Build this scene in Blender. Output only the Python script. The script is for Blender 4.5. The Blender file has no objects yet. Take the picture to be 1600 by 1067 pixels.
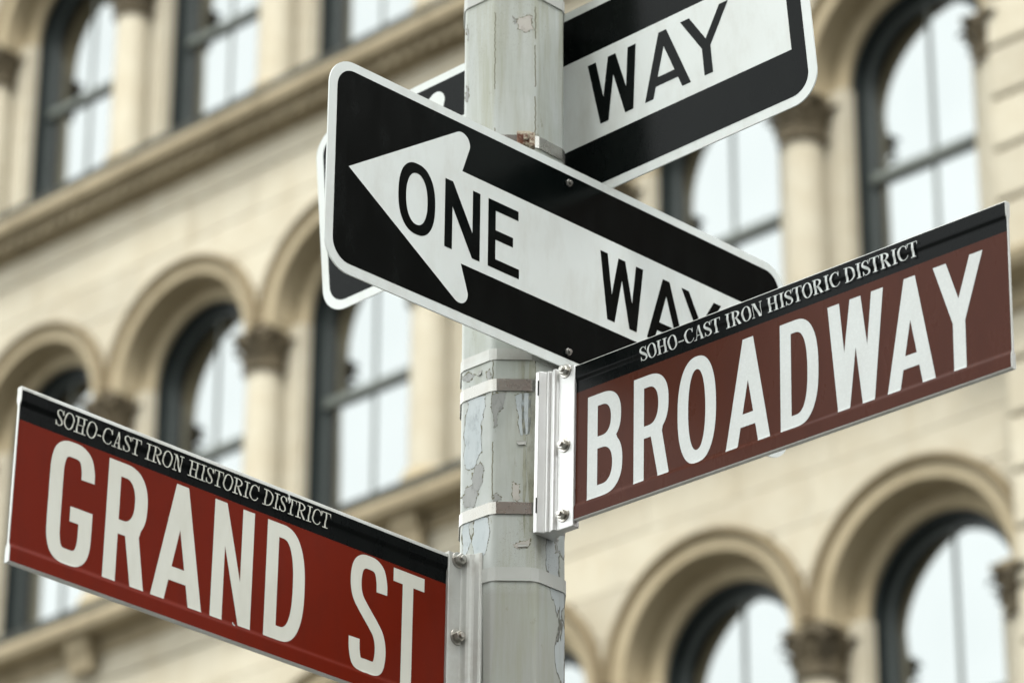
import bpy, bmesh, math, random
from math import sin, cos, pi, radians, sqrt, atan2
from mathutils import Vector, Matrix
from mathutils.geometry import tessellate_polygon

random.seed(11)
SC = bpy.context.scene
COL = SC.collection
EYE = 1.62                       # camera height above the pavement

# ------------------------------------------------------------------ camera
PITCH, ROLL = radians(25.6), radians(0.23)
cam_d = bpy.data.cameras.new("camera")
cam_d.lens = 135.0
cam_d.sensor_width = 36.0
cam_d.sensor_fit = 'HORIZONTAL'
cam_d.clip_start = 0.05
cam_d.clip_end = 2000
cam_d.dof.use_dof = True
cam_d.dof.focus_distance = 5.02
cam_d.dof.aperture_fstop = 5.9
cam_d.dof.aperture_blades = 0
cam = bpy.data.objects.new("camera", cam_d)
COL.objects.link(cam)
r0, u0, f0 = Vector((1, 0, 0)), Vector((0, -sin(PITCH), cos(PITCH))), Vector((0, cos(PITCH), sin(PITCH)))
rr = cos(ROLL) * r0 + sin(ROLL) * u0
uu = -sin(ROLL) * r0 + cos(ROLL) * u0
mw = Matrix((rr, uu, -f0)).transposed().to_4x4()
mw.translation = Vector((0, 0, EYE))
cam.matrix_world = mw
SC.camera = cam

# ------------------------------------------------------------------ world and sun
SUN_EL, SUN_AZ = radians(53), radians(181)      # azimuth clockwise from +Y: high, behind the camera
world = bpy.data.worlds.new("World")
SC.world = world
world.use_nodes = True
nt = world.node_tree
nt.nodes.clear()
n_out = nt.nodes.new('ShaderNodeOutputWorld')
n_bg = nt.nodes.new('ShaderNodeBackground')
n_sky = nt.nodes.new('ShaderNodeTexSky')
n_sky.sky_type = 'NISHITA'
n_sky.sun_disc = False
n_sky.sun_elevation = SUN_EL
n_sky.sun_rotation = SUN_AZ
n_sky.air_density = 1.0
n_sky.dust_density = 4.0
n_sky.ozone_density = 1.0
n_hs = nt.nodes.new('ShaderNodeHueSaturation')
n_hs.inputs['Saturation'].default_value = 0.14
n_tc = nt.nodes.new('ShaderNodeTexCoord')
n_no = nt.nodes.new('ShaderNodeTexNoise')
n_no.inputs['Scale'].default_value = 1.6
n_no.inputs['Detail'].default_value = 5
n_mr = nt.nodes.new('ShaderNodeMapRange')
n_mr.inputs['From Min'].default_value = 0.3
n_mr.inputs['From Max'].default_value = 0.7
n_mr.inputs['To Min'].default_value = 0.88
n_mr.inputs['To Max'].default_value = 1.12
n_mx = nt.nodes.new('ShaderNodeMix')
n_mx.data_type = 'RGBA'
n_mx.blend_type = 'MULTIPLY'
n_mx.inputs['Factor'].default_value = 1.0
nt.links.new(n_sky.outputs[0], n_hs.inputs['Color'])
nt.links.new(n_tc.outputs['Generated'], n_no.inputs['Vector'])
nt.links.new(n_no.outputs['Fac'], n_mr.inputs['Value'])
n_oc = nt.nodes.new('ShaderNodeMix')          # cloud deck over the clear-sky model
n_oc.data_type = 'RGBA'
n_oc.inputs['Factor'].default_value = 0.72
n_oc.inputs['B'].default_value = (7.3, 7.55, 7.5, 1)
nt.links.new(n_hs.outputs[0], n_oc.inputs['A'])
nt.links.new(n_oc.outputs['Result'], n_mx.inputs['A'])
nt.links.new(n_mr.outputs[0], n_mx.inputs['B'])
nt.links.new(n_mx.outputs['Result'], n_bg.inputs['Color'])
n_bg.inputs['Strength'].default_value = 0.14
nt.links.new(n_bg.outputs[0], n_out.inputs['Surface'])

sun_d = bpy.data.lights.new("sun", 'SUN')
sun_d.energy = 1.3
sun_d.angle = radians(14)
sun_d.color = (1.0, 0.975, 0.93)
sun = bpy.data.objects.new("sun", sun_d)
COL.objects.link(sun)
sdir = Vector((sin(SUN_AZ) * cos(SUN_EL), cos(SUN_AZ) * cos(SUN_EL), sin(SUN_EL)))
sun.rotation_euler = sdir.to_track_quat('Z', 'Y').to_euler()
sun.location = sdir * 60

vs = SC.view_settings
SC.display_settings.display_device = 'sRGB'
vs.view_transform = 'Standard'
vs.look = 'None'
vs.gamma = 1.0
vs.use_curve_mapping = False
vs.exposure = 1.85

# ------------------------------------------------------------------ helpers
def tag(o, label=None, cat=None, group=None, kind=None):
    if label: o['label'] = label
    if cat: o['category'] = cat
    if group: o['group'] = group
    if kind: o['kind'] = kind
    return o


def empty(name, mat=None):
    o = bpy.data.objects.new(name, None)
    o.empty_display_size = 0.1
    COL.objects.link(o)
    if mat is not None:
        o.matrix_world = mat
    return o


class MB:
    """collects polygons, then links them as ONE mesh object"""
    def __init__(self):
        self.v, self.f, self.sm = [], [], []

    def add(self, verts, faces, smooth=False):
        k = len(self.v)
        self.v += [tuple(p) for p in verts]
        self.f += [tuple(i + k for i in f) for f in faces]
        self.sm += [smooth] * len(faces)
        return self

    def box(self, x0, x1, y0, y1, z0, z1):
        vs_ = [(x0, y0, z0), (x1, y0, z0), (x1, y1, z0), (x0, y1, z0), (x0, y0, z1), (x1, y0, z1), (x1, y1, z1), (x0, y1, z1)]
        return self.add(vs_, [(0, 3, 2, 1), (4, 5, 6, 7), (0, 1, 5, 4), (1, 2, 6, 5), (2, 3, 7, 6), (3, 0, 4, 7)])

    def lathe(self, prof, c=(0, 0, 0), n=24, smooth=True, a0=0.0, a1=2 * pi, closed_prof=False):
        """prof: (r, z) about the vertical axis through c"""
        full = abs(a1 - a0 - 2 * pi) < 1e-6
        m = n if full else n + 1
        vs_ = []
        for i in range(m):
            a = a0 + (a1 - a0) * i / n
            for r, z in prof:
                vs_.append((c[0] + r * cos(a), c[1] + r * sin(a), c[2] + z))
        k = len(prof)
        fs = []
        for i in range(n):
            i2 = (i + 1) % m
            for j in range(k if closed_prof else k - 1):
                j2 = (j + 1) % k
                fs.append((i * k + j, i2 * k + j, i2 * k + j2, i * k + j2))
        return self.add(vs_, fs, smooth)

    def cyl(self, p, ax, r, h, n=12, smooth=False):
        ax = Vector(ax).normalized()
        a = ax.orthogonal().normalized()
        b = ax.cross(a)
        p = Vector(p)
        vs_ = []
        for k in (0, 1):
            for i in range(n):
                t = 2 * pi * i / n
                vs_.append(p + ax * h * k + a * r * cos(t) + b * r * sin(t))
        fs = [(i, (i + 1) % n, n + (i + 1) % n, n + i) for i in range(n)]
        self.add(vs_, fs, smooth)
        k = len(self.v) - 2 * n
        self.f += [tuple(k + i for i in reversed(range(n))), tuple(k + n + i for i in range(n))]
        self.sm += [False, False]
        return self

    def prism(self, poly, axis, a, b):
        """2-D polygon swept along an axis; axis 'z': poly is (x,y); 'x': poly is (y,z); 'y': poly is (x,z)"""
        def P(q, t):
            return {'z': (q[0], q[1], t), 'x': (t, q[0], q[1]), 'y': (q[0], t, q[1])}[axis]
        n = len(poly)
        vs_ = [P(q, a) for q in poly] + [P(q, b) for q in poly]
        fs = [(i, (i + 1) % n, n + (i + 1) % n, n + i) for i in range(n)]
        tr = tessellate_polygon([[Vector((q[0], q[1], 0)) for q in poly]])
        fs += [tuple(t) for t in tr] + [tuple(n + i for i in t) for t in tr]
        return self.add(vs_, fs)

    def mesh(self, name, mat=None, recalc=True):
        me = bpy.data.meshes.new(name)
        me.from_pydata(self.v, [], self.f)
        me.polygons.foreach_set('use_smooth', self.sm)
        me.update()
        if recalc:
            bm = bmesh.new()
            bm.from_mesh(me)
            bmesh.ops.recalc_face_normals(bm, faces=bm.faces)
            bm.to_mesh(me)
            bm.free()
        if mat: me.materials.append(mat)
        return me

    def build(self, name, mat=None, parent=None, recalc=True, bevel=0.0, seg=2):
        o = bpy.data.objects.new(name, self.mesh(name, mat, recalc))
        COL.objects.link(o)
        if parent: o.parent = parent
        if bevel:
            m = o.modifiers.new('bevel', 'BEVEL')
            m.width = bevel
            m.segments = seg
            m.limit_method = 'ANGLE'
            m.angle_limit = radians(35)
        return o


def inst(name, me, parent, loc=(0, 0, 0), rz=0.0, label=None):
    o = bpy.data.objects.new(name, me)
    COL.objects.link(o)
    o.parent = parent
    o.location = loc
    o.rotation_euler = (0, 0, rz)
    return o


# ------------------------------------------------------------------ materials
class NT:
    def __init__(self, name):
        self.m = bpy.data.materials.new(name)
        self.m.use_nodes = True
        self.t = self.m.node_tree
        self.b = self.t.nodes['Principled BSDF']
        self._tc = None

    def n(self, typ, **kw):
        nd = self.t.nodes.new(typ)
        for k, v in kw.items():
            k2 = k.replace('_', ' ')
            if k2 in nd.inputs.keys(): nd.inputs[k2].default_value = v
            else: setattr(nd, k, v)
        return nd

    def l(self, a, b): self.t.links.new(a, b)

    def obj(self):
        if not self._tc: self._tc = self.n('ShaderNodeTexCoord')
        return self._tc.outputs['Object']

    def vec(self, scale=(1, 1, 1), src=None):
        mp = self.n('ShaderNodeMapping')
        mp.inputs['Scale'].default_value = scale
        self.l(src or self.obj(), mp.inputs['Vector'])
        return mp.outputs[0]

    def noise(self, scale, detail=4, rough=.55, vec=None, dist=0.0):
        nd = self.n('ShaderNodeTexNoise', Scale=scale, Detail=detail, Roughness=rough, Distortion=dist)
        self.l(vec or self.obj(), nd.inputs['Vector'])
        return nd.outputs['Fac']

    def ramp(self, fac, pts):
        nd = self.n('ShaderNodeValToRGB')
        el = nd.color_ramp.elements
        while len(el) > 1: el.remove(el[-1])
        el[0].position, el[0].color = pts[0][0], self.c4(pts[0][1])
        for p, c in pts[1:]:
            e = el.new(p)
            e.color = self.c4(c)
        self.l(fac, nd.inputs[0])
        return nd.outputs[0]

    @staticmethod
    def c4(c):
        if isinstance(c, (int, float)): return (c, c, c, 1)
        return (*c, 1) if len(c) == 3 else c

    def mix(self, fac, a, b, mode='MIX'):
        nd = self.n('ShaderNodeMix')
        nd.data_type = 'RGBA'
        nd.blend_type = mode
        for s, v in (('Factor', fac), ('A', a), ('B', b)):
            if isinstance(v, (int, float)) and s == 'Factor': nd.inputs[s].default_value = v
            elif isinstance(v, (tuple, list, float, int)): nd.inputs[s].default_value = self.c4(v)
            else: self.l(v, nd.inputs[s])
        return nd.outputs['Result']

    def math(self, op, a, b=0.0):
        nd = self.n('ShaderNodeMath')
        nd.operation = op
        for i, v in enumerate((a, b)):
            if isinstance(v, (int, float)): nd.inputs[i].default_value = v
            else: self.l(v, nd.inputs[i])
        return nd.outputs[0]

    def bump(self, h, dist, strength=1.0, prev=None):
        nd = self.n('ShaderNodeBump', Strength=strength, Distance=dist)
        self.l(h, nd.inputs['Height'])
        if prev: self.l(prev, nd.inputs['Normal'])
        return nd.outputs[0]

    def set(self, **kw):
        for k, v in kw.items():
            s = self.b.inputs[k.replace('_', ' ')]
            if isinstance(v, (int, float)): s.default_value = v
            elif isinstance(v, (tuple, list)): s.default_value = self.c4(v)
            else: self.l(v, s)
        return self.m


def mat_stone(name, base, dark, var=.14, stain=.75, scale=1.0):
    k = NT(name)
    oi = k.n('ShaderNodeObjectInfo')
    g = k.n('ShaderNodeNewGeometry')
    src = g.outputs['Position']
    big = k.noise(.7 * scale, 5, .6, vec=k.vec((1, 1, 1), src))
    fine = k.noise(9 * scale, 6, .65, vec=k.vec((1, 1, 1), src))
    streak = k.noise(3.2 * scale, 5, .6, vec=k.vec((1, 1, .16), src))
    c = k.mix(k.ramp(big, [(.35, 0), (.68, 1)]), base, tuple(x * (1 - var * .8) for x in base))
    c = k.mix(k.ramp(fine, [(.35, 0.0), (.75, .38)]), c, dark)
    c = k.mix(k.ramp(streak, [(.52, 0.0), (.8, stain)]), c, dark)
    mott = k.noise(2.4 * scale, 4, .6, vec=k.vec((1, 1, 1), src))
    c = k.mix(k.ramp(mott, [(.44, 0.0), (.70, .42)]), c, dark)
    v = k.math('MULTIPLY_ADD', oi.outputs['Random'], var)
    k.t.nodes[-1].inputs[2].default_value = 1 - var * .6
    rnd = k.n('ShaderNodeCombineColor')
    for i in range(3): k.l(v, rnd.inputs[i])
    c = k.mix(1.0, c, rnd.outputs[0], 'MULTIPLY')
    warm = k.mix(k.math('FRACT', k.math('MULTIPLY', oi.outputs['Random'], 7.3)), (1.0, .97, .93), (1.03, 1.0, .96))
    c = k.mix(1.0, c, warm, 'MULTIPLY')
    nb = k.bump(fine, .004, .8)
    return k.set(Base_Color=c, Roughness=.88, Normal=nb, Specular_IOR_Level=.25)


STONE = (.370, .353, .287)
M = {}
M['stone'] = mat_stone('sandstone_ashlar', STONE, (.27, .24, .172))
M['moulding'] = mat_stone('sandstone_moulding', (.295, .258, .175), (.19, .155, .094), .08)
M['weathered'] = mat_stone('sandstone_weathered', (.26, .225, .152), (.12, .098, .058), .12, .6)
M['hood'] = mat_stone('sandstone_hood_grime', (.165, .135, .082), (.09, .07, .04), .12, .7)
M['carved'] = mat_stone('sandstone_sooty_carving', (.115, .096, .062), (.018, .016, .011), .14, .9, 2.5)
M['lead'] = mat_stone('grimy_lead', (.035, .037, .031), (.016, .018, .014), .1, .6)
M['joint'] = mat_stone('lime_joint', (.22, .185, .125), (.13, .10, .06), .08)

k = NT('window_paint')
fn = k.noise(6, 5)
M['frame'] = k.set(Base_Color=k.mix(fn, (.006, .009, .009), (.014, .019, .019)), Roughness=.5, Normal=k.bump(fn, .002, .4), Specular_IOR_Level=.15)
k = NT('sash_paint')
M['sash'] = k.set(Base_Color=k.mix(k.noise(6), (.028, .034, .032), (.046, .055, .052)), Roughness=.45)
k = NT('window_bar_paint')
M['bar'] = k.set(Base_Color=k.mix(k.noise(7), (.05, .06, .05), (.10, .11, .095)), Roughness=.45)
k = NT('window_glass')
gl = k.noise(1.3, 3)
M['glass'] = k.set(Base_Color=k.mix(gl, (.270, .288, .284), (.305, .322, .318)), Metallic=1.0, Roughness=.05, Normal=k.bump(k.noise(.9, 2), .01, .25))
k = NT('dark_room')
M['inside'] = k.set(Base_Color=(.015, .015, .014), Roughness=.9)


def mat_sheet(name, col, dirt, rough, spec=.5, hexa=False, dirt_amt=.5, wav=.12):
    k = NT(name)
    src = k.obj()
    d = k.noise(26, 6, .65, vec=k.vec((1, .35, 1)))
    d2 = k.noise(5, 4, .6)
    c = k.mix(k.ramp(d, [(.48, 0), (.82, dirt_amt)]), col, dirt)
    c = k.mix(k.ramp(d2, [(.4, 0), (.75, dirt_amt * .5)]), c, dirt)
    if hexa:
        h = k.n('ShaderNodeTexVoronoi', Scale=270)
        h.feature = 'DISTANCE_TO_EDGE'
        h.inputs['Randomness'].default_value = .25
        k.l(k.vec(), h.inputs['Vector'])
        c = k.mix(k.ramp(h.outputs['Distance'], [(.0, .16), (.14, 0)]), c, tuple(x * .55 for x in col))
    w = k.noise(7, 3)
    nb = k.bump(w, .004, wav)
    nb = k.bump(k.noise(240, 3), .0003, .25, nb)
    rg = k.math('MULTIPLY_ADD', d, .22)
    k.t.nodes[-1].inputs[2].default_value = rough - .08
    return k.set(Base_Color=c, Roughness=rg, Normal=nb, Specular_IOR_Level=spec)


M['white'] = mat_sheet('white_sign_sheeting', (.645, .685, .66), (.46, .46, .41), .42, .35, dirt_amt=.5, wav=.2)
M['black'] = mat_sheet('black_sign_sheeting', (.002, .0032, .003), (.008, .010, .009), .16, .075, dirt_amt=.4, wav=.05)
M['bwhite'] = mat_sheet('honeycomb_white_sheeting', (.575, .605, .585), (.45, .45, .42), .45, .3, hexa=True, dirt_amt=.3)
M['brown'] = mat_sheet('brown_sign_sheeting', (.066, .0205, .0120), (.044, .015, .010), .26, .06, dirt_amt=.45)
M['bblack'] = mat_sheet('black_band_sheeting', (.002, .003, .003), (.006, .007, .006), .25, .065, dirt_amt=.3)
M['gwhite'] = mat_sheet('cream_white_sheeting', (.60, .605, .535), (.43, .42, .34), .45, .3, dirt_amt=.35)
M['red'] = mat_sheet('oxide_red_sign_sheeting', (.135, .0105, .0025), (.085, .009, .003), .34, .07, dirt_amt=.5)

def mat_metal(name, col, rough, metallic=1.0, dirt=(.2, .18, .14), amt=.5, sc=40, aniso=(1, 1, .08)):
    k = NT(name)
    d = k.noise(sc, 6, .6, vec=k.vec(aniso))
    d2 = k.noise(sc * .4, 5, .65)
    c = k.mix(k.ramp(d2, [(.45, 0), (.8, amt)]), col, dirt)
    rg = k.math('MULTIPLY_ADD', d, .25)
    k.t.nodes[-1].inputs[2].default_value = rough - .1
    return k.set(Base_Color=c, Metallic=metallic, Roughness=rg, Normal=k.bump(d, .0006, .35))


M['alu'] = mat_metal('bare_aluminium', (.58, .585, .57), .38, .55, (.5, .49, .44), .3)
M['edgealu'] = mat_metal('weathered_blade_edge', (.55, .56, .53), .5, .3, (.34, .33, .27), .6)
M['dull'] = mat_metal('dull_oxidised_aluminium', (.44, .45, .42), .50, .4, (.27, .235, .20), .7)
M['steel'] = mat_metal('stainless_strap', (.33, .325, .30), .24, .72, (.22, .19, .13), .55, 30)
M['bolt'] = mat_metal('zinc_bolt', (.52, .51, .47), .33, 1.0, (.2, .16, .1), .6, 90)
k = NT('rusty_steel')
rn = k.noise(85, 5, .65)
M['rust'] = k.set(Base_Color=k.mix(k.ramp(rn, [(.46, 0), (.58, 1)]), (.36, .32, .24), k.mix(k.noise(200, 3), (.13, .035, .010), (.05, .018, .008))), Roughness=.8, Normal=k.bump(rn, .002, .8))
k = NT('grey_strap_paint')
M['gstrap'] = k.set(Base_Color=k.mix(k.noise(30, 5), (.33, .34, .31), (.42, .43, .40)), Roughness=.5)

# peeling pole paint: pale grey top coat over bluish older coat over dark weathered edges
k = NT('peeling_grey_paint')
P1 = k.vec((1, 1, .30))
big = k.noise(8.5, 5, .55, vec=P1, dist=.5)
mid = k.noise(30, 5, .6, vec=P1, dist=.3)
h = k.math('ADD', k.math('MULTIPLY', big, .82), k.math('MULTIPLY', mid, .18))
zz = k.n('ShaderNodeSeparateXYZ')
k.l(k.obj(), zz.inputs[0])
# the coat has failed most between the two blades, hardly at all above
zone = k.math('MULTIPLY', k.ramp(k.math('MULTIPLY', k.math('ADD', zz.outputs['Z'], -3.48), 2.6), [(.0, 0), (.05, .7), (.25, 1), (.78, 1), (.90, .5), (1, .22)]), .085)
peel_v = k.math('ADD', h, zone)
peel = k.ramp(peel_v, [(.620, 0), (.627, 1)])
rim = k.ramp(peel_v, [(.614, 0), (.620, 1), (.625, 1), (.629, 0)])
deep = k.ramp(peel_v, [(.715, 0), (.722, 1)])
fine = k.noise(60, 6, .65, vec=k.vec((1, 1, .12)))
coat = k.mix(k.ramp(fine, [(.35, 0), (.75, 1)]), (.365, .392, .375), (.44, .465, .455))
coat = k.mix(k.ramp(k.noise(5, 4, .6, vec=k.vec((1, 1, .25))), [(.42, 0), (.72, .7)]), coat, (.34, .35, .29))
old = k.mix(k.noise(45, 5, .6), (.31, .345, .345), (.38, .405, .40))
low = k.ramp(k.math('MULTIPLY', zz.outputs['Z'], .25), [(.8735, 1), (.8755, 0)])    # below the lowest strap the blocked sky's shade is painted into a duller coat
coat = k.mix(k.math('MULTIPLY', low, .85), coat, (.275, .28, .25))
blot = k.ramp(k.noise(13, 5, .6), [(.46, 0), (.66, .55)])
coat = k.mix(blot, coat, (.31, .335, .295))
c = k.mix(peel, coat, old)
c = k.mix(deep, c, (.27, .27, .245))
c = k.mix(k.math('MULTIPLY', rim, .92), c, (.065, .062, .045))
crk = k.n('ShaderNodeTexVoronoi', Scale=26)
crk.feature = 'DISTANCE_TO_EDGE'
vd = k.n('ShaderNodeVectorMath')
vd.operation = 'ADD'
k.l(k.vec((1, 1, .35)), vd.inputs[0])
wob = k.n('ShaderNodeTexNoise', Scale=14, Detail=5)
k.l(k.obj(), wob.inputs['Vector'])
k.l(wob.outputs['Color'], vd.inputs[1])
k.l(vd.outputs[0], crk.inputs['Vector'])
crack = k.math('MULTIPLY', k.ramp(crk.outputs['Distance'], [(.0, 1), (.016, 0)]), k.ramp(k.noise(9, 3), [(.50, 0), (.60, 1)]))
c = k.mix(k.math('MULTIPLY', crack, .75), c, (.12, .115, .085))
grime = k.ramp(k.noise(18, 6, .7, vec=k.vec((1, 1, .07))), [(.47, 0), (.70, .9)])
c = k.mix(grime, c, (.23, .235, .155))
spot = k.ramp(k.noise(70, 4, .6, vec=k.vec((1, 1, .5))), [(.66, 0), (.72, .6)])
c = k.mix(spot, c, (.20, .19, .14))

hgt = k.math('SUBTRACT', k.math('SUBTRACT', 1.0, k.math('MULTIPLY', peel, .6)), k.math('MULTIPLY', deep, .3))
nb = k.bump(hgt, .0012, 1.0)
nb = k.bump(crack, .0008, -.8, nb)
nb = k.bump(fine, .0006, .35, nb)
M['pole'] = k.set(Base_Color=c, Roughness=.48, Normal=nb, Specular_IOR_Level=.4)
k = NT('paint_edge_grime')
gn = k.noise(55, 6, .7)
M['edge'] = k.set(Base_Color=k.mix(gn, (.055, .05, .028), (.20, .19, .12)), Roughness=.8)
for nm, a_, b_ in (('coat_blue', (.33, .375, .38), (.42, .455, .455)), ('coat_grey', (.20, .205, .19), (.30, .305, .285)), ('coat_tan', (.33, .315, .275), (.44, .42, .375)), ('run', (.20, .20, .125), (.36, .375, .33))):
    k = NT('paint_' + nm)
    gn = k.noise(28, 5, .65, vec=k.vec((1, 1, .35)))
    g2 = k.ramp(k.noise(75, 6, .7, vec=k.vec((1, 1, .5))), [(.52, 0), (.68, .6)])
    M[nm] = k.set(Base_Color=k.mix(g2, k.mix(k.ramp(gn, [(.3, 0), (.7, 1)]), a_, b_), tuple(x * .5 for x in a_)), Roughness=.5, Normal=k.bump(gn, .0012, .5))
k = NT('loose_paint_flake')
M['flake'] = k.set(Base_Color=k.mix(k.noise(60, 5), (.20, .20, .175), (.34, .345, .315)), Roughness=.5)

k = NT('asphalt')
M['asphalt'] = k.set(Base_Color=k.mix(k.noise(40, 6), (.04, .04, .04), (.065, .063, .06)), Roughness=.9)
k = NT('concrete_flags')
M['concrete'] = k.set(Base_Color=k.mix(k.noise(6, 6), (.17, .165, .15), (.24, .235, .215)), Roughness=.9)
k = NT('orange_board')
M['orange'] = k.set(Base_Color=(.75, .13, .02), Roughness=.6)
k = NT('brown_brick')
bk = k.n('ShaderNodeTexBrick', Scale=4.0)
bk.inputs['Color1'].default_value = (.09, .045, .03, 1)
bk.inputs['Color2'].default_value = (.065, .035, .026, 1)
bk.inputs['Mortar'].default_value = (.12, .10, .085, 1)
k.l(k.vec((1, 1, 1)), bk.inputs['Vector'])
M['brick'] = k.set(Base_Color=bk.outputs['Color'], Roughness=.9)

# ------------------------------------------------------------------ ground
FY = radians(43.7)                              # the facade runs off to the left and away
FU = Vector((cos(FY), -sin(FY), 0))
FN = Vector((sin(FY), cos(FY), 0))              # into the building
road = MB().add([(-250, -250, -.13), (250, -250, -.13), (250, 250, -.13), (-250, 250, -.13)], [(0, 1, 2, 3)]).build('road', M['asphalt'])
tag(road, kind='structure')
B_M = Matrix((FU, FN, Vector((0, 0, 1)))).transposed().to_4x4()
B_M.translation = Vector((0, 24, 0))
pv = MB()
pv.box(-45, 45, -5.2, -.05, -.129, 0)
far_pave = pv.build('pavement', M['concrete'], bevel=.02)
far_pave.matrix_world = B_M
tag(far_pave, kind='structure')
kerb_M = B_M.copy()
kerb_M.translation = Vector((0, 4.72, 0))
pv = MB()
pv.box(-30, 1.0, -22.0, .9, -.129, 0)
near_pave = pv.build('pavement', M['concrete'], bevel=.02)
near_pave.matrix_world = kerb_M
tag(near_pave, kind='structure')

# ------------------------------------------------------------------ the sandstone building
bld = empty('stone_building', B_M)
tag(bld, 'cream sandstone building of round-arched windows behind the street signs', 'building')
PITCHU = 1.73
CAP0 = 2.588                                    # a column line; bays lie half a pitch either side
ROWS = [8.72 + EYE, 12.47 + EYE, 16.22 + EYE]   # spring height of each arcade
R_OUT, R_IN, R_OPEN = .852, .700, .575
BAYS = range(-6, 1)                             # bay i is centred at CAP0 - PITCHU/2 + PITCHU*(i+1)


def bay_u(i): return CAP0 + PITCHU * .5 + PITCHU * i - (.024 if i == 0 else 0)    # the end bay is a little tighter


U_L = bay_u(-6) - PITCHU * .5
U_R = bay_u(0) + PITCHU * .5 - .06             # where the rusticated pier begins
N_ARC = 40


def arch_mesh(prof, name, mat, n=N_ARC):
    """profile of (radius, outward) swept round a half circle about the origin, in the x-z plane, outward = -y"""
    mb = MB()
    kk = len(prof)
    vs_ = []
    for i in range(n + 1):
        a = pi * i / n
        for r, w in prof: vs_.append((r * cos(a), -w, r * sin(a)))
    fs = []
    for i in range(n):
        for j in range(kk):
            j2 = (j + 1) % kk
            fs.append((i * kk + j, (i + 1) * kk + j, (i + 1) * kk + j2, i * kk + j2))
    fs.append(tuple(range(kk)))
    fs.append(tuple(n * kk + j for j in reversed(range(kk))))
    mb.add(vs_, fs)
    me = mb.mesh(name, mat)
    return me


arch1 = arch_mesh([(.797, -.02), (.797, .03), (.785, .034), (.775, .026), (.705, .026), (R_IN, .018), (R_IN, -.22), (.78, -.22)], 'arch', M['moulding'])
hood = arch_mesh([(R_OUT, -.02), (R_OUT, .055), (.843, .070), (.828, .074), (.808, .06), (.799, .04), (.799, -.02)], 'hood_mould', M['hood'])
arch2 = arch_mesh([(.70, -.205), (.585, -.205), (R_OPEN, -.215), (R_OPEN, -.30), (.70, -.30)], 'inner_arch', M['moulding'])

# window parts, local to the arch centre of its bay; outward = -y
SILL = -1.94


def arch_strip(ri, ro, w0, w1, z0, n=28, a0=0.0, a1=pi):
    """frame of constant width following jambs and arch, between radii ri/ro and outward w0..w1"""
    mb = MB()
    path = [(1, 0, z0)] + [(cos(a), sin(a), 0) for a in [a0 + (a1 - a0) * i / n for i in range(n + 1)]] + [(-1, 0, z0)]
    vs_ = []
    for cx, cz, zoff in path:
        for r, w in ((ri, w1), (ro, w1), (ro, w0), (ri, w0)):
            vs_.append((cx * r, -w, cz * r + zoff))
    fs = []
    for i in range(len(path) - 1):
        for j in range(4):
            j2 = (j + 1) % 4
            fs.append((i * 4 + j, (i + 1) * 4 + j, (i + 1) * 4 + j2, i * 4 + j2))
    mb.add(vs_, fs)
    return mb


G_R, G_W = .505, -.43
RAIL = -.64
mb = arch_strip(.535, .577, -.43, -.255, SILL)
mb.v += [];
frame_me = mb.mesh('frame', M['frame'])
mb = arch_strip(.488, .537, -.40, -.345, SILL)
mb.box(-.497, .497, .345, .40, SILL, SILL + .07)
sash_me = mb.mesh('sash', M['sash'])
rail_me = MB().box(-.497, .497, .325, .40, RAIL - .033, RAIL + .028).mesh('meeting_rail', M['bar'])
bar_up = MB().box(-.013, .013, .362, .388, RAIL + .028, .492).mesh('glazing_bar', M['bar'])
bar_dn = MB().box(-.013, .013, .362, .388, SILL + .07, RAIL - .033).mesh('glazing_bar', M['bar'])


def pane(x0, x1, z0, z1, arched=False):
    mb = MB()
    if not arched:
        pts = [(x0, z0), (x1, z0), (x1, z1), (x0, z1)]
    else:
        s = 1 if x1 > .1 else -1
        pts = [(0.0, z0), (s * .5, z0)] + [(s * .5 * cos(a), .5 * sin(a)) for a in [pi / 2 * i / 14 for i in range(15)]]
    return mb.prism(pts, 'y', .372, .378).mesh('pane', M['glass'])


panes = [pane(-.5, 0, SILL, RAIL), pane(0, .5, SILL, RAIL), pane(-.5, 0, RAIL, 0, True), pane(0, .5, RAIL, 0, True)]
sill_me = MB().box(-.60, .60, .16, .47, SILL - .06, SILL + .0).mesh('sill', M['weathered'])

# columns and capitals
mb = MB()
SH0, SH1 = -1.70, -.375
mb.lathe([(.141, SH0), (.139, SH0 + .5), (.132, SH1)], n=28)
shaft_me = mb.mesh('shaft', M['stone'])
mb = MB()
mb.lathe([(.205, SH0 - .13), (.215, SH0 - .10), (.205, SH0 - .07), (.175, SH0 - .055), (.185, SH0 - .03), (.172, SH0), (.14, SH0)], n=28)
mb.box(-.235, .235, -.235, .16, SH0 - .24, SH0 - .13)
base_me = mb.mesh('column_base', M['moulding'])


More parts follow.
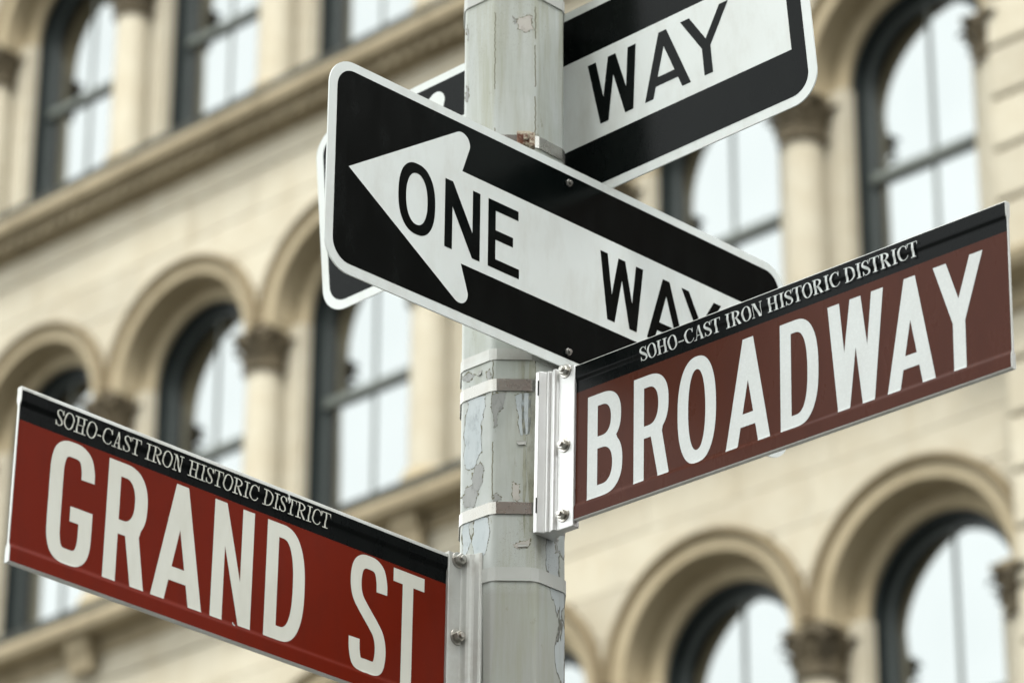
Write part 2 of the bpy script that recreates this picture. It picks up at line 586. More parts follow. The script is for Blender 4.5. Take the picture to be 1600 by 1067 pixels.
def capital_mesh():
    mb = MB()
    rng = random.Random(5)
    z0 = SH1
    mb.lathe([(.14, z0 - .02), (.168, z0), (.168, z0 + .022), (.148, z0 + .035), (.150, z0 + .09), (.160, z0 + .17), (.165, z0 + .245), (.175, z0 + .275), (.0, z0 + .275)], n=24)
    # two tiers of curling leaves
    for tier, (zz0, hh, rr0, out, n_, ph) in enumerate(((z0 + .03, .125, .145, .080, 8, 0), (z0 + .12, .14, .150, .110, 8, pi / 8))):
        for i in range(n_):
            a = ph + 2 * pi * i / n_ + rng.uniform(-.04, .04)
            ca, sa = cos(a), sin(a)
            prof = [(0, 0, .050), (.014, .35, .062), (.030, .68, .060), (.060, .92, .050), (.085, 1.0, .034), (.098, .90, .022), (.088, .80, .012)]
            vs_ = []
            for (o, t, wd) in prof:
                rr_ = rr0 + o * out / .098
                for s in (-1, 0, 1):
                    bul = .012 if s == 0 else 0
                    vs_.append((ca * (rr_ + bul) - sa * wd * s, sa * (rr_ + bul) + ca * wd * s, zz0 + hh * t))
            m_ = len(prof)
            fs = []
            for r_ in range(m_ - 1):
                for q in range(2):
                    fs.append((r_ * 3 + q, r_ * 3 + q + 1, r_ * 3 + q + 4, r_ * 3 + q + 3))
            mb.add(vs_, fs)
    # corner volutes and abacus with hollow sides
    for i in range(4):
        a = pi / 4 + i * pi / 2
        p = Vector((cos(a) * .185, sin(a) * .185, z0 + .235))
        t = Vector((-sin(a), cos(a), 0))
        mb.cyl(p - t * .026, t, .038, .052, 10)
    ab = []
    for i in range(4):
        a = pi / 4 + i * pi / 2
        c0 = Vector((cos(a) * .238, sin(a) * .238))
        a2 = a + pi / 2
        c1 = Vector((cos(a2) * .238, sin(a2) * .238))
        for t in (0, .06, .2, .35, .5, .65, .8, .94):
            q = c0.lerp(c1, t)
            ins = .03 * sin(pi * t)
            nrm = Vector((cos(a + pi / 4), sin(a + pi / 4)))
            ab.append(tuple(q - nrm * ins))
    mb.prism(ab, 'z', z0 + .27, z0 + .325)
    mb.cyl((0, -.15, z0 + .265), (0, -1, 0), .032, .04, 8)
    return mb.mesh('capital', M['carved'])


cap_me = capital_mesh()
imp_blk = MB().box(-.158, .158, -.085, .12, SH1 + .326, -.001).mesh('impost_block', M['moulding'])

# spandrel stones: real blocks with recessed joints, cut to the arches
def spandrel(row_z, z_top, parent):
    courses = 4
    hc = (z_top - 0.0) / courses
    cents = [bay_u(i) for i in BAYS]
    gap = .0022
    rng = random.Random(int(row_z * 100))

    def low(u, zb, r):
        z = zb
        for c in cents:
            d = abs(u - c)
            if d < r: z = max(z, sqrt(r * r - d * d))
        return z
    # backing behind the joints
    mb = MB()
    N = 420
    for i in range(N):
        ua, ub = U_L + (U_R - U_L) * i / N, U_L + (U_R - U_L) * (i + 1) / N
        za, zb = low(ua, -.0, R_OUT - .03), low(ub, -.0, R_OUT - .03)
        if min(za, zb) >= z_top: continue
        mb.add([(ua, .02, row_z + za), (ub, .02, row_z + zb), (ub, .02, row_z + z_top), (ua, .02, row_z + z_top)], [(0, 1, 2, 3)])
    mb.build('wall_backing', M['joint'], parent)
    for c in range(courses):
        zb, zt = c * hc + gap, (c + 1) * hc - gap
        u = U_L - (0.0 if c % 2 else .42)
        while u < U_R:
            L = rng.uniform(.66, .98)
            a, b = max(u + gap, U_L), min(u + L - gap, U_R)
            u += L
            if b - a < .06: continue
            n = max(2, int((b - a) / .035))
            us = [a + (b - a) * i / n for i in range(n + 1)]
            runs, cur = [], []
            for x in us:
                zl = low(x, zb, R_OUT + .002)
                if zl < zt - .012: cur.append((x, zl))
                else:
                    if len(cur) > 1: runs.append(cur)
                    cur = []
            if len(cur) > 1: runs.append(cur)
            for rn in runs:
                mb = MB()
                proud = rng.uniform(-.001, .0025)
                m_ = len(rn)
                y0, y1 = -proud, .035
                ins = .0025
                vs_ = []
                for x, zl in rn:
                    vs_ += [(x, y1, row_z + zl), (x, y0 + ins, row_z + zl), (x, y0, row_z + zl + ins), (x, y0, row_z + zt - ins), (x, y0 + ins, row_z + zt), (x, y1, row_z + zt)]
                fs = []
                for i in range(m_ - 1):
                    for j in range(5):
                        fs.append((i * 6 + j, (i + 1) * 6 + j, (i + 1) * 6 + j + 1, i * 6 + j + 1))
                fs.append(tuple(range(6)))
                fs.append(tuple((m_ - 1) * 6 + j for j in reversed(range(6))))
                mb.add(vs_, fs)
                mb.build('stone', M['stone'], parent)


# cornice at the foot of each row: a moulded shelf on dentils or brackets
LIP_T, LIP_B, FR_B, FA_B = -1.93, -2.065, -2.18, -2.40


def cornice(row_z, parent, brackets):
    mb = MB()
    prof = [(.45, LIP_T + .015), (-.23, LIP_T - .005), (-.262, LIP_T - .02), (-.268, LIP_T - .07), (-.25, LIP_B + .01), (-.235, LIP_B), (-.055, LIP_B), (-.05, LIP_B - .01), (-.05, FR_B), (-.03, FR_B - .015), (.45, FR_B - .015)]
    mb.prism([(y, row_z + z) for y, z in prof], 'x', U_L, U_R)
    co = mb.build('cornice', M['weathered'], parent, bevel=.006, seg=1)
    MB().box(U_L, U_R, -.245, .10, row_z + LIP_T - .004, row_z + LIP_T + .07).build('lead_flashing', M['lead'], co)
    # plain fascia course below
    mb = MB()
    mb.prism([(y, row_z + z) for y, z in [(.3, FR_B - .015), (-.02, FR_B - .015), (-.022, FA_B + .03), (-.012, FA_B), (.3, FA_B)]], 'x', U_L, U_R)
    mb.build('fascia_course', M['stone'], parent)
    if brackets:
        hb = .26
        me = MB()
        me.prism([(-.05, 0), (-.18, 0), (-.175, -.09), (-.14, -.15), (-.12, -hb), (-.05, -hb)], 'x', -.12, .12)
        bm_ = me.mesh('bracket', M['weathered'])
        u = CAP0 - PITCHU * 6
        while u < U_R - .2:
            inst('bracket', bm_, co, (u, 0, row_z + LIP_B - .001))
            u += PITCHU
    else:
        dm = MB().box(-.038, .038, -.175, -.045, -.105, -.001).mesh('dentil', M['weathered'])
        nd = int((U_R - U_L - .1) / .128)
        for i in range(nd):
            inst('dentil', dm, co, (U_L + .1 + i * .128, 0, row_z + LIP_B))


rngw = random.Random(3)
for ri, rz in enumerate(ROWS):
    for i in BAYS:
        u = bay_u(i)
        ar = inst('arch', arch1, bld, (u, 0, rz))
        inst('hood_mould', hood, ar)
        inst('inner_arch', arch2, bld, (u, 0, rz))
        w = inst('window', frame_me, bld, (u, 0, rz))
        for nm, me in (('sash', sash_me), ('meeting_rail', rail_me), ('glazing_bar', bar_up), ('glazing_bar', bar_dn), ('sill', sill_me)):
            inst(nm, me, w)
        for pm in panes:
            p = inst('pane', pm, w)
            p.rotation_euler = (rngw.uniform(-.004, .004), 0, rngw.uniform(-.004, .004))
    # columns stand on every pier, a half one at the right end
    for i in range(-6, 2):
        u = CAP0 + PITCHU * i - (.115 if i == 1 else 0)
        pw = MB().box(u - PITCHU / 2 + R_OPEN, u + PITCHU / 2 - R_OPEN, .16, .45, rz + SILL, rz + .0)
        pw.build('pier', M['stone'], bld)
        col = inst('column', shaft_me, bld, (u, .06, rz))
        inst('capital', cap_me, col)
        inst('impost_block', imp_blk, col)
        inst('column_base', base_me, col)
    if ri < 2:
        spandrel(rz, ROWS[ri + 1] + FA_B - rz, bld)
    else:
        spandrel(rz, 1.35, bld)
    cornice(rz, bld, brackets=(ri == 1))

# rusticated pier at the right end, one block to a course
PX0, PX1 = U_R, U_R + 1.05
z = 7.2
ci = 0
rngq = random.Random(8)
MB().box(PX0 + .02, PX1 - .02, -.07, .5, 6.0, 20.2).build('pier', M['joint'], bld)
while z < 20.0:
    hh = .362
    cuts = [PX0, PX0 + (.62 if ci % 2 else .40), PX1]
    for a, b in zip(cuts[:-1], cuts[1:]):
        o = MB().box(a + .006, b - .006, -.125, .1, z + .014, z + hh - .014).build('stone', M['stone'], bld, bevel=.016, seg=2)
    z += hh
    ci += 1
# cornices return round the pier
for ri, rz in enumerate(ROWS):
    MB().prism([(y, rz + zz_) for y, zz_ in [(.1, LIP_T + .02), (-.36, LIP_T), (-.39, LIP_T - .03), (-.38, LIP_T - .08), (-.35, LIP_B), (-.16, LIP_B - .02), (-.16, FR_B - .06), (.1, FR_B - .06)]], 'x', PX0 - .09, PX1 + .09).build('cornice', M['weathered'], bld, bevel=.008, seg=1)

# the mass of the building behind, below and above
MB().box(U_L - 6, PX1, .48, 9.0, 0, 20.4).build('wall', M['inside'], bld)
MB().box(U_L, PX1, .0, .47, 0, ROWS[0] + FR_B - .02).build('ground_storeys', M['stone'], bld)
MB().box(U_L - 6, U_L, .0, .47, 0, 20.4).build('wall', M['stone'], bld)
MB().box(U_L - 6, PX1, -.02, .47, ROWS[2] + 1.36, 20.4).build('parapet', M['stone'], bld)

# unseen brick buildings, added for shade and dark reflections on the signs
nb1 = empty('unseen_brick_building', B_M @ Matrix.Translation((PX1 + .02, 0, 0)))
tag(nb1, 'unseen dark brown brick building next to the sandstone one, added for dark sign reflections', 'building')
mb = MB().box(0, 46, .1, 12, 0, 17)
wl = mb.build('wall', M['brick'], nb1)
wf = MB().box(-.55, .55, -.0, .09, 0, 2.1).mesh('window', M['frame'])
wg = MB().box(-.47, .47, -.02, .0, .08, 2.02).mesh('pane', M['inside'])
for fl in range(3):
    for b in range(20):
        w = inst('window', wf, nb1, (1.4 + b * 2.25, .0, 1.2 + fl * 3.75))
        inst('pane', wg, w)

nb2 = empty('unseen_brick_building', Matrix.Translation((0, -15, 0)))
tag(nb2, 'unseen dark brown brick building behind the camera, sized to shade the pole and signs', 'building')
MB().box(-13, 12, -14, 0, 0, 34).build('wall', M['brick'], nb2)  # height and width set to block sky and sun from pole and signs
MB().box(-.1, 2.2, .05, .14, 10.6, 12.0).build('orange_reflection_board', M['orange'], nb2)  # added orange panel, there only to reflect in the steel straps
MB().box(-13, 12, .03, .16, 12.45, 14.3).build('pale_reflection_band', M['concrete'], nb2)  # added pale band that gives the upper strap a greyer reflection
for fl in range(9):
    for b in range(9):
        w = inst('window', wf, nb2, (-11.2 + b * 2.6, .09, 1.2 + fl * 3.6), pi)
        inst('pane', wg, w)

# ------------------------------------------------------------------ glyphs
def superell(cx, cy, a, b, n_, k=48, a0=0.0, a1=2 * pi, end=False):
    out = []
    for i in range(k + (1 if end else 0)):
        t = a0 + (a1 - a0) * i / k
        c_, s_ = cos(t), sin(t)
        out.append((cx + a * math.copysign(abs(c_) ** (2 / n_), c_), cy + b * math.copysign(abs(s_) ** (2 / n_), s_)))
    return out


def smooth_path(pts, sub=8):
    out = []
    n = len(pts)
    for i in range(n - 1):
        p0 = pts[max(i - 1, 0)]
        p1, p2 = pts[i], pts[i + 1]
        p3 = pts[min(i + 2, n - 1)]
        for k_ in range(sub):
            t = k_ / sub
            q = []
            for a, b, c_, d_ in zip(p0, p1, p2, p3):
                q.append(.5 * ((2 * b) + (-a + c_) * t + (2 * a - 5 * b + 4 * c_ - d_) * t * t + (-a + 3 * b - 3 * c_ + d_) * t ** 3))
            out.append(tuple(q))
    out.append(tuple(pts[-1]))
    return out


def thick(path, widths):
    """outline of a stroke; widths: one half-width per point or a number; path points (x, y)"""
    L, Rr = [], []
    n = len(path)
    for i, p in enumerate(path):
        a = path[max(i - 1, 0)]
        b = path[min(i + 1, n - 1)]
        dx, dy = b[0] - a[0], b[1] - a[1]
        d = math.hypot(dx, dy) or 1
        w = widths[i] if isinstance(widths, (list, tuple)) else widths
        L.append((p[0] - dy / d * w, p[1] + dx / d * w))
        Rr.append((p[0] + dy / d * w, p[1] - dx / d * w))
    return L + Rr[::-1]


def isect(p, q, r, s):
    x1, y1, x2, y2, x3, y3, x4, y4 = *p, *q, *r, *s
    d = (x1 - x2) * (y3 - y4) - (y1 - y2) * (x3 - x4)
    a, b = x1 * y2 - y1 * x2, x3 * y4 - y3 * x4
    return ((a * (x3 - x4) - (x1 - x2) * b) / d, (a * (y3 - y4) - (y1 - y2) * b) / d)


def glyph(ch, x0, x1, y0, y1, t, **o):
    """outlines (outer, holes...) of a highway-alphabet capital filling the box, stroke t"""
    h, w = y1 - y0, x1 - x0
    if ch == 'O':
        return [[superell((x0 + x1) / 2, (y0 + y1) / 2, w / 2, h / 2, 2.35, 72), superell((x0 + x1) / 2, (y0 + y1) / 2, w / 2 - t, h / 2 - t * 1.0, 2.2, 72)]]
    if ch == 'N':
        k_ = o.get('k', .37) * h
        return [[[(x0, y0), (x0, y1), (x0 + t * 1.02, y1), (x1 - t, y0 + k_), (x1 - t, y1), (x1, y1), (x1, y0), (x1 - t * 1.02, y0), (x0 + t, y1 - k_), (x0 + t, y0)]]]
    if ch == 'E':
        m = (y0 + y1) / 2
        xm = x1 - w * .20
        return [[[(x0, y0), (x0, y1), (x1 - w * .03, y1), (x1 - w * .03, y1 - t), (x0 + t, y1 - t), (x0 + t, m + t / 2), (xm, m + t / 2), (xm, m - t / 2), (x0 + t, m - t / 2), (x0 + t, y0 + t), (x1, y0 + t), (x1, y0)]]]
    if ch == 'T':
        c_ = o.get('c', (x0 + x1) / 2)
        return [[[(x0, y1), (x1, y1), (x1, y1 - t), (c_ + t / 2, y1 - t), (c_ + t / 2, y0), (c_ - t / 2, y0), (c_ - t / 2, y1 - t), (x0, y1 - t)]]]
    if ch == 'A':
        a0, a1 = o['apex']
        th = o.get('th', t * 1.08)
        yc0 = y0 + h * .175
        yc1 = yc0 + t * .95
        il = lambda y: x0 + th + (a0 - x0) * (y - y0) / h
        ir = lambda y: x1 - th + (a1 - x1) * (y - y0) / h
        ap = isect((il(y0), y0), (il(y1), y1), (ir(y0), y0), (ir(y1), y1))
        return [[[(x0, y0), (a0, y1), (a1, y1), (x1, y0), (x1 - th, y0), (ir(yc0), yc0), (il(yc0), yc0), (x0 + th, y0)], [(il(yc1), yc1), (ir(yc1), yc1), ap]]]
    if ch == 'W':
        b0, b1 = o['bot']
        m0, m1 = o['mid']
        th = o.get('th', t * 1.05)
        v1 = isect((x0 + th, y1), (b0 + th, y0), (b0, y0), (m0, y1))
        v2 = isect((x1 - th, y1), (b1 - th, y0), (b1, y0), (m1, y1))
        lo = isect((b0 + th, y0), (m1, y1), (b1 - th, y0), (m0, y1))
        return [[[(x0, y1), (b0, y0), (b0 + th, y0), lo, (b1 - th, y0), (b1, y0), (x1, y1), (x1 - th, y1), v2, (m1, y1), (m0, y1), v1, (x0 + th, y1)]]]
    if ch == 'Y':
        s0, s1 = o['stem']
        th = o.get('th', t * 1.12)
        yj = y0 + h * o.get('j', .43)
        v = isect((x0 + th, y1), (s0 + th, yj), (x1 - th, y1), (s1 - th, yj))
        return [[[(x0, y1), (s0, yj), (s0, y0), (s1, y0), (s1, yj), (x1, y1), (x1 - th, y1), v, (x0 + th, y1)]]]
    if ch == 'D':
        xm = x0 + w * .40
        q = lambda a, b, c_: superell(xm, (y0 + y1) / 2, a, b, c_, 40, -pi / 2, pi / 2, True)
        return [[[(x0, y0)] + q(x1 - xm, h / 2, 2.45) + [(x0, y1)], [(x0 + t, y0 + t * .95)] + q(x1 - xm - t, h / 2 - t * .95, 2.45) + [(x0 + t, y1 - t * .95)]]]
    if ch == 'B':
        ym = y0 + h * .53
        xm = x0 + w * .42
        def bowl(ya, yb, xr, ins):
            cy, b = (ya + yb) / 2, (yb - ya) / 2
            return superell(xm, cy, xr - xm, b, 2.4, 24, -pi / 2, pi / 2, True)
        lo = bowl(y0, ym + t * .42, x1, 0)
        up = bowl(ym - t * .42, y1, x1 - w * .045, 0)
        # join bowls at the waist: keep the outer parts only
        lo2 = [p for p in lo if not (p[1] > ym and p[0] < xm + (x1 - xm) * .80)]
        up2 = [p for p in up if not (p[1] < ym and p[0] < xm + (x1 - xm) * .80)]
        lo2 = [p for p in lo2 if p[1] <= ym]
        up2 = [p for p in up2 if p[1] >= ym]
        outer = [(x0, y0)] + lo2 + up2 + [(x0, y1)]
        h1 = [(x0 + t, y0 + t * .95)] + superell(xm, (y0 + ym) / 2 + t * .22, x1 - t - xm, (ym - y0) / 2 - t * .73, 2.3, 20, -pi / 2, pi / 2, True) + [(x0 + t, ym - t * .5)]
        h2 = [(x0 + t, ym + t * .45)] + superell(xm, (y1 + ym) / 2 - t * .25, x1 - w * .045 - t - xm, (y1 - ym) / 2 - t * .70, 2.3, 20, -pi / 2, pi / 2, True) + [(x0 + t, y1 - t * .95)]
        return [[outer, h1, h2]]
    if ch == 'R':
        yb = y0 + h * .40                                  # underside of the bowl
        xm = x0 + w * .42
        xr = x1 - w * .01
        up = superell(xm, (yb + y1) / 2, xr - xm, (y1 - yb) / 2, 2.4, 30, -pi / 2, pi / 2, True)
        th = t * 1.06
        # leg from under the bowl to the lower right
        lt0, lt1 = x0 + w * .49, x0 + w * .49 + th
        up2 = [p for p in up if p[0] > lt1 + w * .02 or p[1] > (yb + y1) / 2]
        outer = [(x0, y0), (x0, y1)] + up2[::-1] + [(lt1 + w * .005, yb + t * .18), (x1, y0), (x1 - th, y0), (lt0, yb), (x0 + t, yb), (x0 + t, y0)]
        hole = [(x0 + t, yb + t * .95)] + superell(xm, (yb + y1) / 2, xr - t - xm, (y1 - yb) / 2 - t * .95, 2.3, 24, -pi / 2, pi / 2, True) + [(x0 + t, y1 - t * .95)]
        return [[outer, hole]]
    a = t / 2
    cx0, cx1, cy0, cy1 = x0 + a, x1 - a, y0 + a, y1 - a
    U = lambda p: (cx0 + (cx1 - cx0) * p[0], cy0 + (cy1 - cy0) * p[1])
    if ch == 'S':
        up = [(1, .745), (.985, .845), (.90, .945), (.72, .992), (.5, 1.0), (.27, .992), (.09, .94), (.008, .84), (.012, .73), (.10, .635), (.28, .56)]
        pts = up + [(.5, .485)] + [(1 - p[0], .97 - p[1]) for p in up[::-1]]
        pts = [(p[0], min(max(p[1], 0), 1)) for p in pts]
        pts[-1] = (0, .235)
        return [[thick(smooth_path([U(p) for p in pts], 6), a)]]
    if ch == 'G':
        pts = [(1, .755), (.985, .85), (.90, .945), (.72, .992), (.5, 1.0), (.27, .992), (.10, .945), (.015, .84), (0, .7), (0, .5), (0, .3), (.015, .16), (.10, .055), (.27, .008), (.5, 0), (.73, .008), (.90, .055), (.985, .15), (1, .28), (1, .475)]
        yb = cy0 + (cy1 - cy0) * .475
        xb = x0 + w * .50
        return [[thick(smooth_path([U(p) for p in pts], 6), a)], [[(xb, yb - t * .98), (xb, yb), (x1 - t, yb), (x1 - t, yb - t * .98)]]]
    raise ValueError(ch)


def serif_glyph(ch, W_, T, t):
    """roman capital of cap height 1 and width W_, thick stems T, thin strokes t -> list of polygons [outer, holes...]"""
    P = []
    sv = .16 if T < .17 else .12                            # serif reach
    st = t * 1.0
    rect = lambda x0, x1, y0, y1: P.append([[(x0, y0), (x1, y0), (x1, y1), (x0, y1)]])

    def stem(xc, w, top=True, bot=True):
        rect(xc - w / 2, xc + w / 2, 0, 1)
        if top: rect(xc - w / 2 - sv, xc + w / 2 + sv, 1 - st, 1)
        if bot: rect(xc - w / 2 - sv, xc + w / 2 + sv, 0, st)
    if ch == 'O':
        P.append([superell(W_ / 2, .5, W_ / 2, .52, 2, 32), superell(W_ / 2, .5, W_ / 2 - T, .52 - t, 2, 32)])
    elif ch == 'H':
        a, b = sv + T / 2, W_ - sv - T / 2
        stem(a, T)
        stem(b, T)
        rect(a, b, .5 - t / 2, .5 + t / 2)
    elif ch == 'I':
        stem(W_ / 2, T)
    elif ch == 'T':
        stem(W_ / 2, T, top=False)
        rect(0, W_, 1 - t, 1)
        for x, s in ((0, 1), (W_, -1)):
            P.append([[(x, 1), (x + s * t * 1.1, 1), (x + s * t * 1.1, .90), (x, .70)]])
    elif ch == 'N':
        a, b = sv + t / 2, W_ - sv - t / 2
        rect(a - t / 2, a + t / 2, 0, 1)
        rect(b - t / 2, b + t / 2, 0, 1)
        P.append([[(a - t / 2, 1), (a - t / 2 + T * 1.15, 1), (b + t / 2, 0), (b + t / 2 - T * 1.15, 0)]])
        rect(a - sv, a + sv, 0, st)
        rect(a - sv, a, 1 - st, 1)
        rect(b - sv, b + sv, 1 - st, 1)
    elif ch == 'A':
        c_ = W_ * .5
        P.append([[(c_ - t * .5, 1), (c_ + T * .55, 1), (W_ - sv + T * .1, 0), (W_ - sv - T, 0), (c_ - t * .5, .93)]])
        P.append([[(c_ - t * .5, 1), (c_ + t * .6, 1), (sv + t * 1.1, 0), (sv, 0)]])
        rect(sv + (c_ - sv) * .36, W_ - sv - T * .6 - (c_ - sv) * .30, .30, .30 + t)
        rect(0, sv * 2, 0, st)
        rect(W_ - sv * 2 - T * .55, W_, 0, st)
    elif ch == 'D':
        a = sv + T / 2
        rect(a - T / 2, a + T / 2, 0, 1)
        rect(0, a, 0, st)
        rect(0, a, 1 - st, 1)
        xm = a + T * .1
        P.append([[(xm, 0)] + superell(xm + .06, .5, W_ - xm - .06, .5, 2.1, 24, -pi / 2, pi / 2, True) + [(xm, 1), (xm, 1 - t)] + superell(xm + .06, .5, W_ - xm - .06 - T, .5 - t, 2.1, 24, pi / 2, -pi / 2, True) + [(xm, t)]])
    elif ch == 'R':
        a = sv + T / 2
        stem(a, T, top=False)
        rect(0, a, 1 - st, 1)
        xm, yb = a + T * .1, .47
        xr = W_ * .86
        P.append([[(xm, yb)] + superell(xm + .05, (1 + yb) / 2, xr - xm - .05, (1 - yb) / 2, 2.1, 20, -pi / 2, pi / 2, True) + [(xm, 1), (xm, 1 - t)] + superell(xm + .05, (1 + yb) / 2, xr - xm - .05 - T, (1 - yb) / 2 - t, 2.1, 20, pi / 2, -pi / 2, True) + [(xm, yb + t)]])
        P.append([[(xm + W_ * .14, yb + t * .5), (xm + W_ * .14 + T * 1.05, yb + t * .5), (W_ - T * .55, .09), (W_ * .97, .02), (W_ * .97, -.01), (W_ - T * 1.5, .0)]])
    elif ch == 'C':
        pts = [(.93, .72, .35), (.84, .88, .3), (.62, .985, .12), (.45, .985, .25), (.2, .87, .75), (.06, .66, 1), (.05, .5, 1), (.06, .34, 1), (.2, .13, .75), (.45, .015, .25), (.66, .02, .12), (.87, .12, .12), (.98, .27, .1)]
        sm_ = smooth_path(pts, 4)
        xs = T / 2 * .6
        P.append([thick([(xs + p[0] * (W_ - xs), .02 + p[1] * .96) for p in sm_], [max(t * .5, T * .5 * max(p[2], 0)) for p in sm_])])
        rect(W_ * .90, W_ * .90 + t, .66, .99)
    elif ch == 'S':
        pts = [(.84, .74, .1), (.76, .90, .15), (.55, .985, .2), (.36, .975, .35), (.15, .87, .7), (.12, .72, .9), (.25, .60, 1), (.5, .50, 1.1), (.76, .39, 1), (.88, .26, .9), (.84, .12, .7), (.64, .025, .3), (.42, .012, .2), (.2, .10, .15), (.1, .28, .1)]
        sm_ = smooth_path(pts, 4)
        P.append([thick([(p[0] * W_, .02 + p[1] * .96) for p in sm_], [max(t * .5, T * .5 * max(p[2], 0)) for p in sm_])])
        rect(W_ * .84, W_ * .84 + t, .68, .99)
        rect(W_ * .06, W_ * .06 + t, .01, .32)
    elif ch == '-':
        rect(.06, W_ - .06, .32, .32 + max(t * 1.2, .075))
    return P


ADV = {'S': .60, 'O': .80, 'H': .92, 'C': .76, 'A': .84, 'T': .76, 'I': .50, 'R': .84, 'N': .90, 'D': .86, '-': .42, ' ': .34}


def sheet(polys, z, zstep=.00003, prof=None, cuts=()):
    """flat print: polygons (with holes) as a sheet just proud of the face; prof(y) bends it over the face's profile"""
    bm = bmesh.new()
    for kz, loops in enumerate(polys):
        tr = tessellate_polygon([[Vector((p[0], p[1], 0)) for p in lp] for lp in loops])
        flat = [p for lp in loops for p in lp]
        vs_ = [bm.verts.new((p[0], p[1], kz * zstep)) for p in flat]
        for t in tr:
            try: bm.faces.new([vs_[i] for i in t])
            except ValueError: pass
    for f in bm.faces:
        f.normal_update()
        if f.normal.z < 0: f.normal_flip()
    for yc in cuts:
        bmesh.ops.bisect_plane(bm, geom=list(bm.verts) + list(bm.edges) + list(bm.faces), plane_co=(0, yc, 0), plane_no=(0, 1, 0))
    for v in bm.verts:
        v.co.z += z + (prof(v.co.y) if prof else 0)
    return bm


def sheet_obj(name, polys, mat, parent, z, prof=None, cuts=(), scale=1.0):
    bm = sheet(polys, z, prof=prof, cuts=cuts)
    me = bpy.data.meshes.new(name)
    bm.to_mesh(me)
    bm.free()
    me.materials.append(mat)
    o = bpy.data.objects.new(name, me)
    COL.objects.link(o)
    o.parent = parent
    return o


def mm(polys): return [[[(p[0] / 1000, p[1] / 1000) for p in lp] for lp in loops] for loops in polys]


def sign_matrix(pos, yaw, tilt, roll, s=1.0):
    cy, sy = cos(yaw), sin(yaw)
    Bm = Matrix(((cy, 0, sy), (sy, 0, -cy), (0, 1, 0)))
    Rx = Matrix(((1, 0, 0), (0, cos(tilt), -sin(tilt)), (0, sin(tilt), cos(tilt))))
    Rz = Matrix(((cos(roll), -sin(roll), 0), (sin(roll), cos(roll), 0), (0, 0, 1)))
    m = (Bm @ Rx @ Rz).to_4x4()
    p = Vector(pos) * s
    m.translation = Vector((p.x, p.y, p.z + EYE))
    return m


def rrect(x0, x1, y0, y1, r, k_=8):
    out = []
    for cx, cy, a in ((x1 - r, y1 - r, 0), (x0 + r, y1 - r, pi / 2), (x0 + r, y0 + r, pi), (x1 - r, y0 + r, 3 * pi / 2)):
        for i in range(k_ + 1):
            t = a + pi / 2 * i / k_
            out.append((cx + r * cos(t), cy + r * sin(t)))
    return out


# ------------------------------------------------------------------ pole
POLE = Vector((.001, 4.722, 0))
PR = .0745
POLE_H = 6.0
PH = radians(1.6)


def oct_pts(R, n=8):
    return [(POLE.x + R * cos(-pi / 2 + PH + pi / 8 + i * pi / 4), POLE.y + R * sin(-pi / 2 + PH + pi / 8 + i * pi / 4)) for i in range(n)]


post = empty('sign_pole', Matrix.Translation(POLE))
tag(post, 'pale grey octagonal steel pole with cracked and peeling paint carrying four signs', 'pole')
mb = MB()
pp = [(x - POLE.x, y - POLE.y) for x, y in oct_pts(PR)]
mb.prism(pp, 'z', 0.02, POLE_H)
shaft = mb.build('shaft', M['pole'], post, bevel=.0045, seg=3)
mb = MB()
pb = [(x * 1.9, y * 1.9) for x, y in pp]
mb.prism(pb, 'z', 0.0, .05)
mb.prism([(x * 1.35, y * 1.35) for x, y in pp], 'z', .05, .42)
mb.build('base', M['pole'], post, bevel=.01)
mb = MB().lathe([(PR * 1.03, POLE_H), (PR * .9, POLE_H + .03), (.03, POLE_H + .07), (.0, POLE_H + .075)], n=16)
mb.build('cap', M['pole'], post)


def pole_z(py):
    """height at which the pole's front facet shows at this height in the picture"""
    yy = POLE.y - PR * .924
    d = Vector((0, 0, 0))
    v = f0 * 1.0 + u0 * (-(py - 533.5) / 6000.0)
    return EYE + v.z * yy / v.y


def strap(parent, py_mid, hgt, mat, a_from=None, a_to=None, thk=.0016, off=.0012, name='strap'):
    """steel band round the octagon; parent is a sign whose mounting it is"""
    inv = parent.matrix_world.inverted()
    zc = pole_z(py_mid)
    mb = MB()
    R0, R1 = PR + off, PR + off + thk
    pts = []
    for R in (R0, R1):
        q = oct_pts(R)
        pts.append(q)
    # slightly rounded corners: every corner becomes two points
    def ring(R):
        q = oct_pts(R)
        out = []
        for i in range(8):
            a, b, c_ = Vector(q[i - 1]), Vector(q[i]), Vector(q[(i + 1) % 8])
            d1, d2 = (a - b).normalized(), (c_ - b).normalized()
            for t in (0, .5, 1):
                p = b + (d1 * .006 * (1 - t) + d2 * .006 * t)
                out.append(p - (b - Vector((POLE.x, POLE.y))).normalized() * (.0006 if t != .5 else .0004))
        return out
    qi, qo = ring(R0), ring(R1)
    n = len(qi)
    vs_ = []
    for i in range(n):
        for q, zz_ in ((qi, zc - hgt / 2), (qo, zc - hgt / 2), (qo, zc + hgt / 2), (qi, zc + hgt / 2)):
            vs_.append(inv @ Vector((q[i].x, q[i].y, zz_)))
    fs = []
    for i in range(n):
        j = (i + 1) % n
        for a in range(4):
            b = (a + 1) % 4
            fs.append((i * 4 + a, j * 4 + a, j * 4 + b, i * 4 + b))
    mb.add(vs_, fs)
    return mb.build(name, mat, parent)


def bolt(parent, p, r=.008, h=.006, mat=None, washer=True):
    mb = MB()
    if washer: mb.cyl(p, (0, 0, 1), r * 1.45, .0014, 16)
    mb.cyl((p[0], p[1], p[2] + (.0014 if washer else 0)), (0, 0, 1), r, h, 6)
    mb.cyl((p[0], p[1], p[2] + (.0014 if washer else 0) + h), (0, 0, 1), r * .55, .0035, 10)
    o = mb.build('bolt', mat or M['bolt'], parent, bevel=.0006, seg=1)
    return o


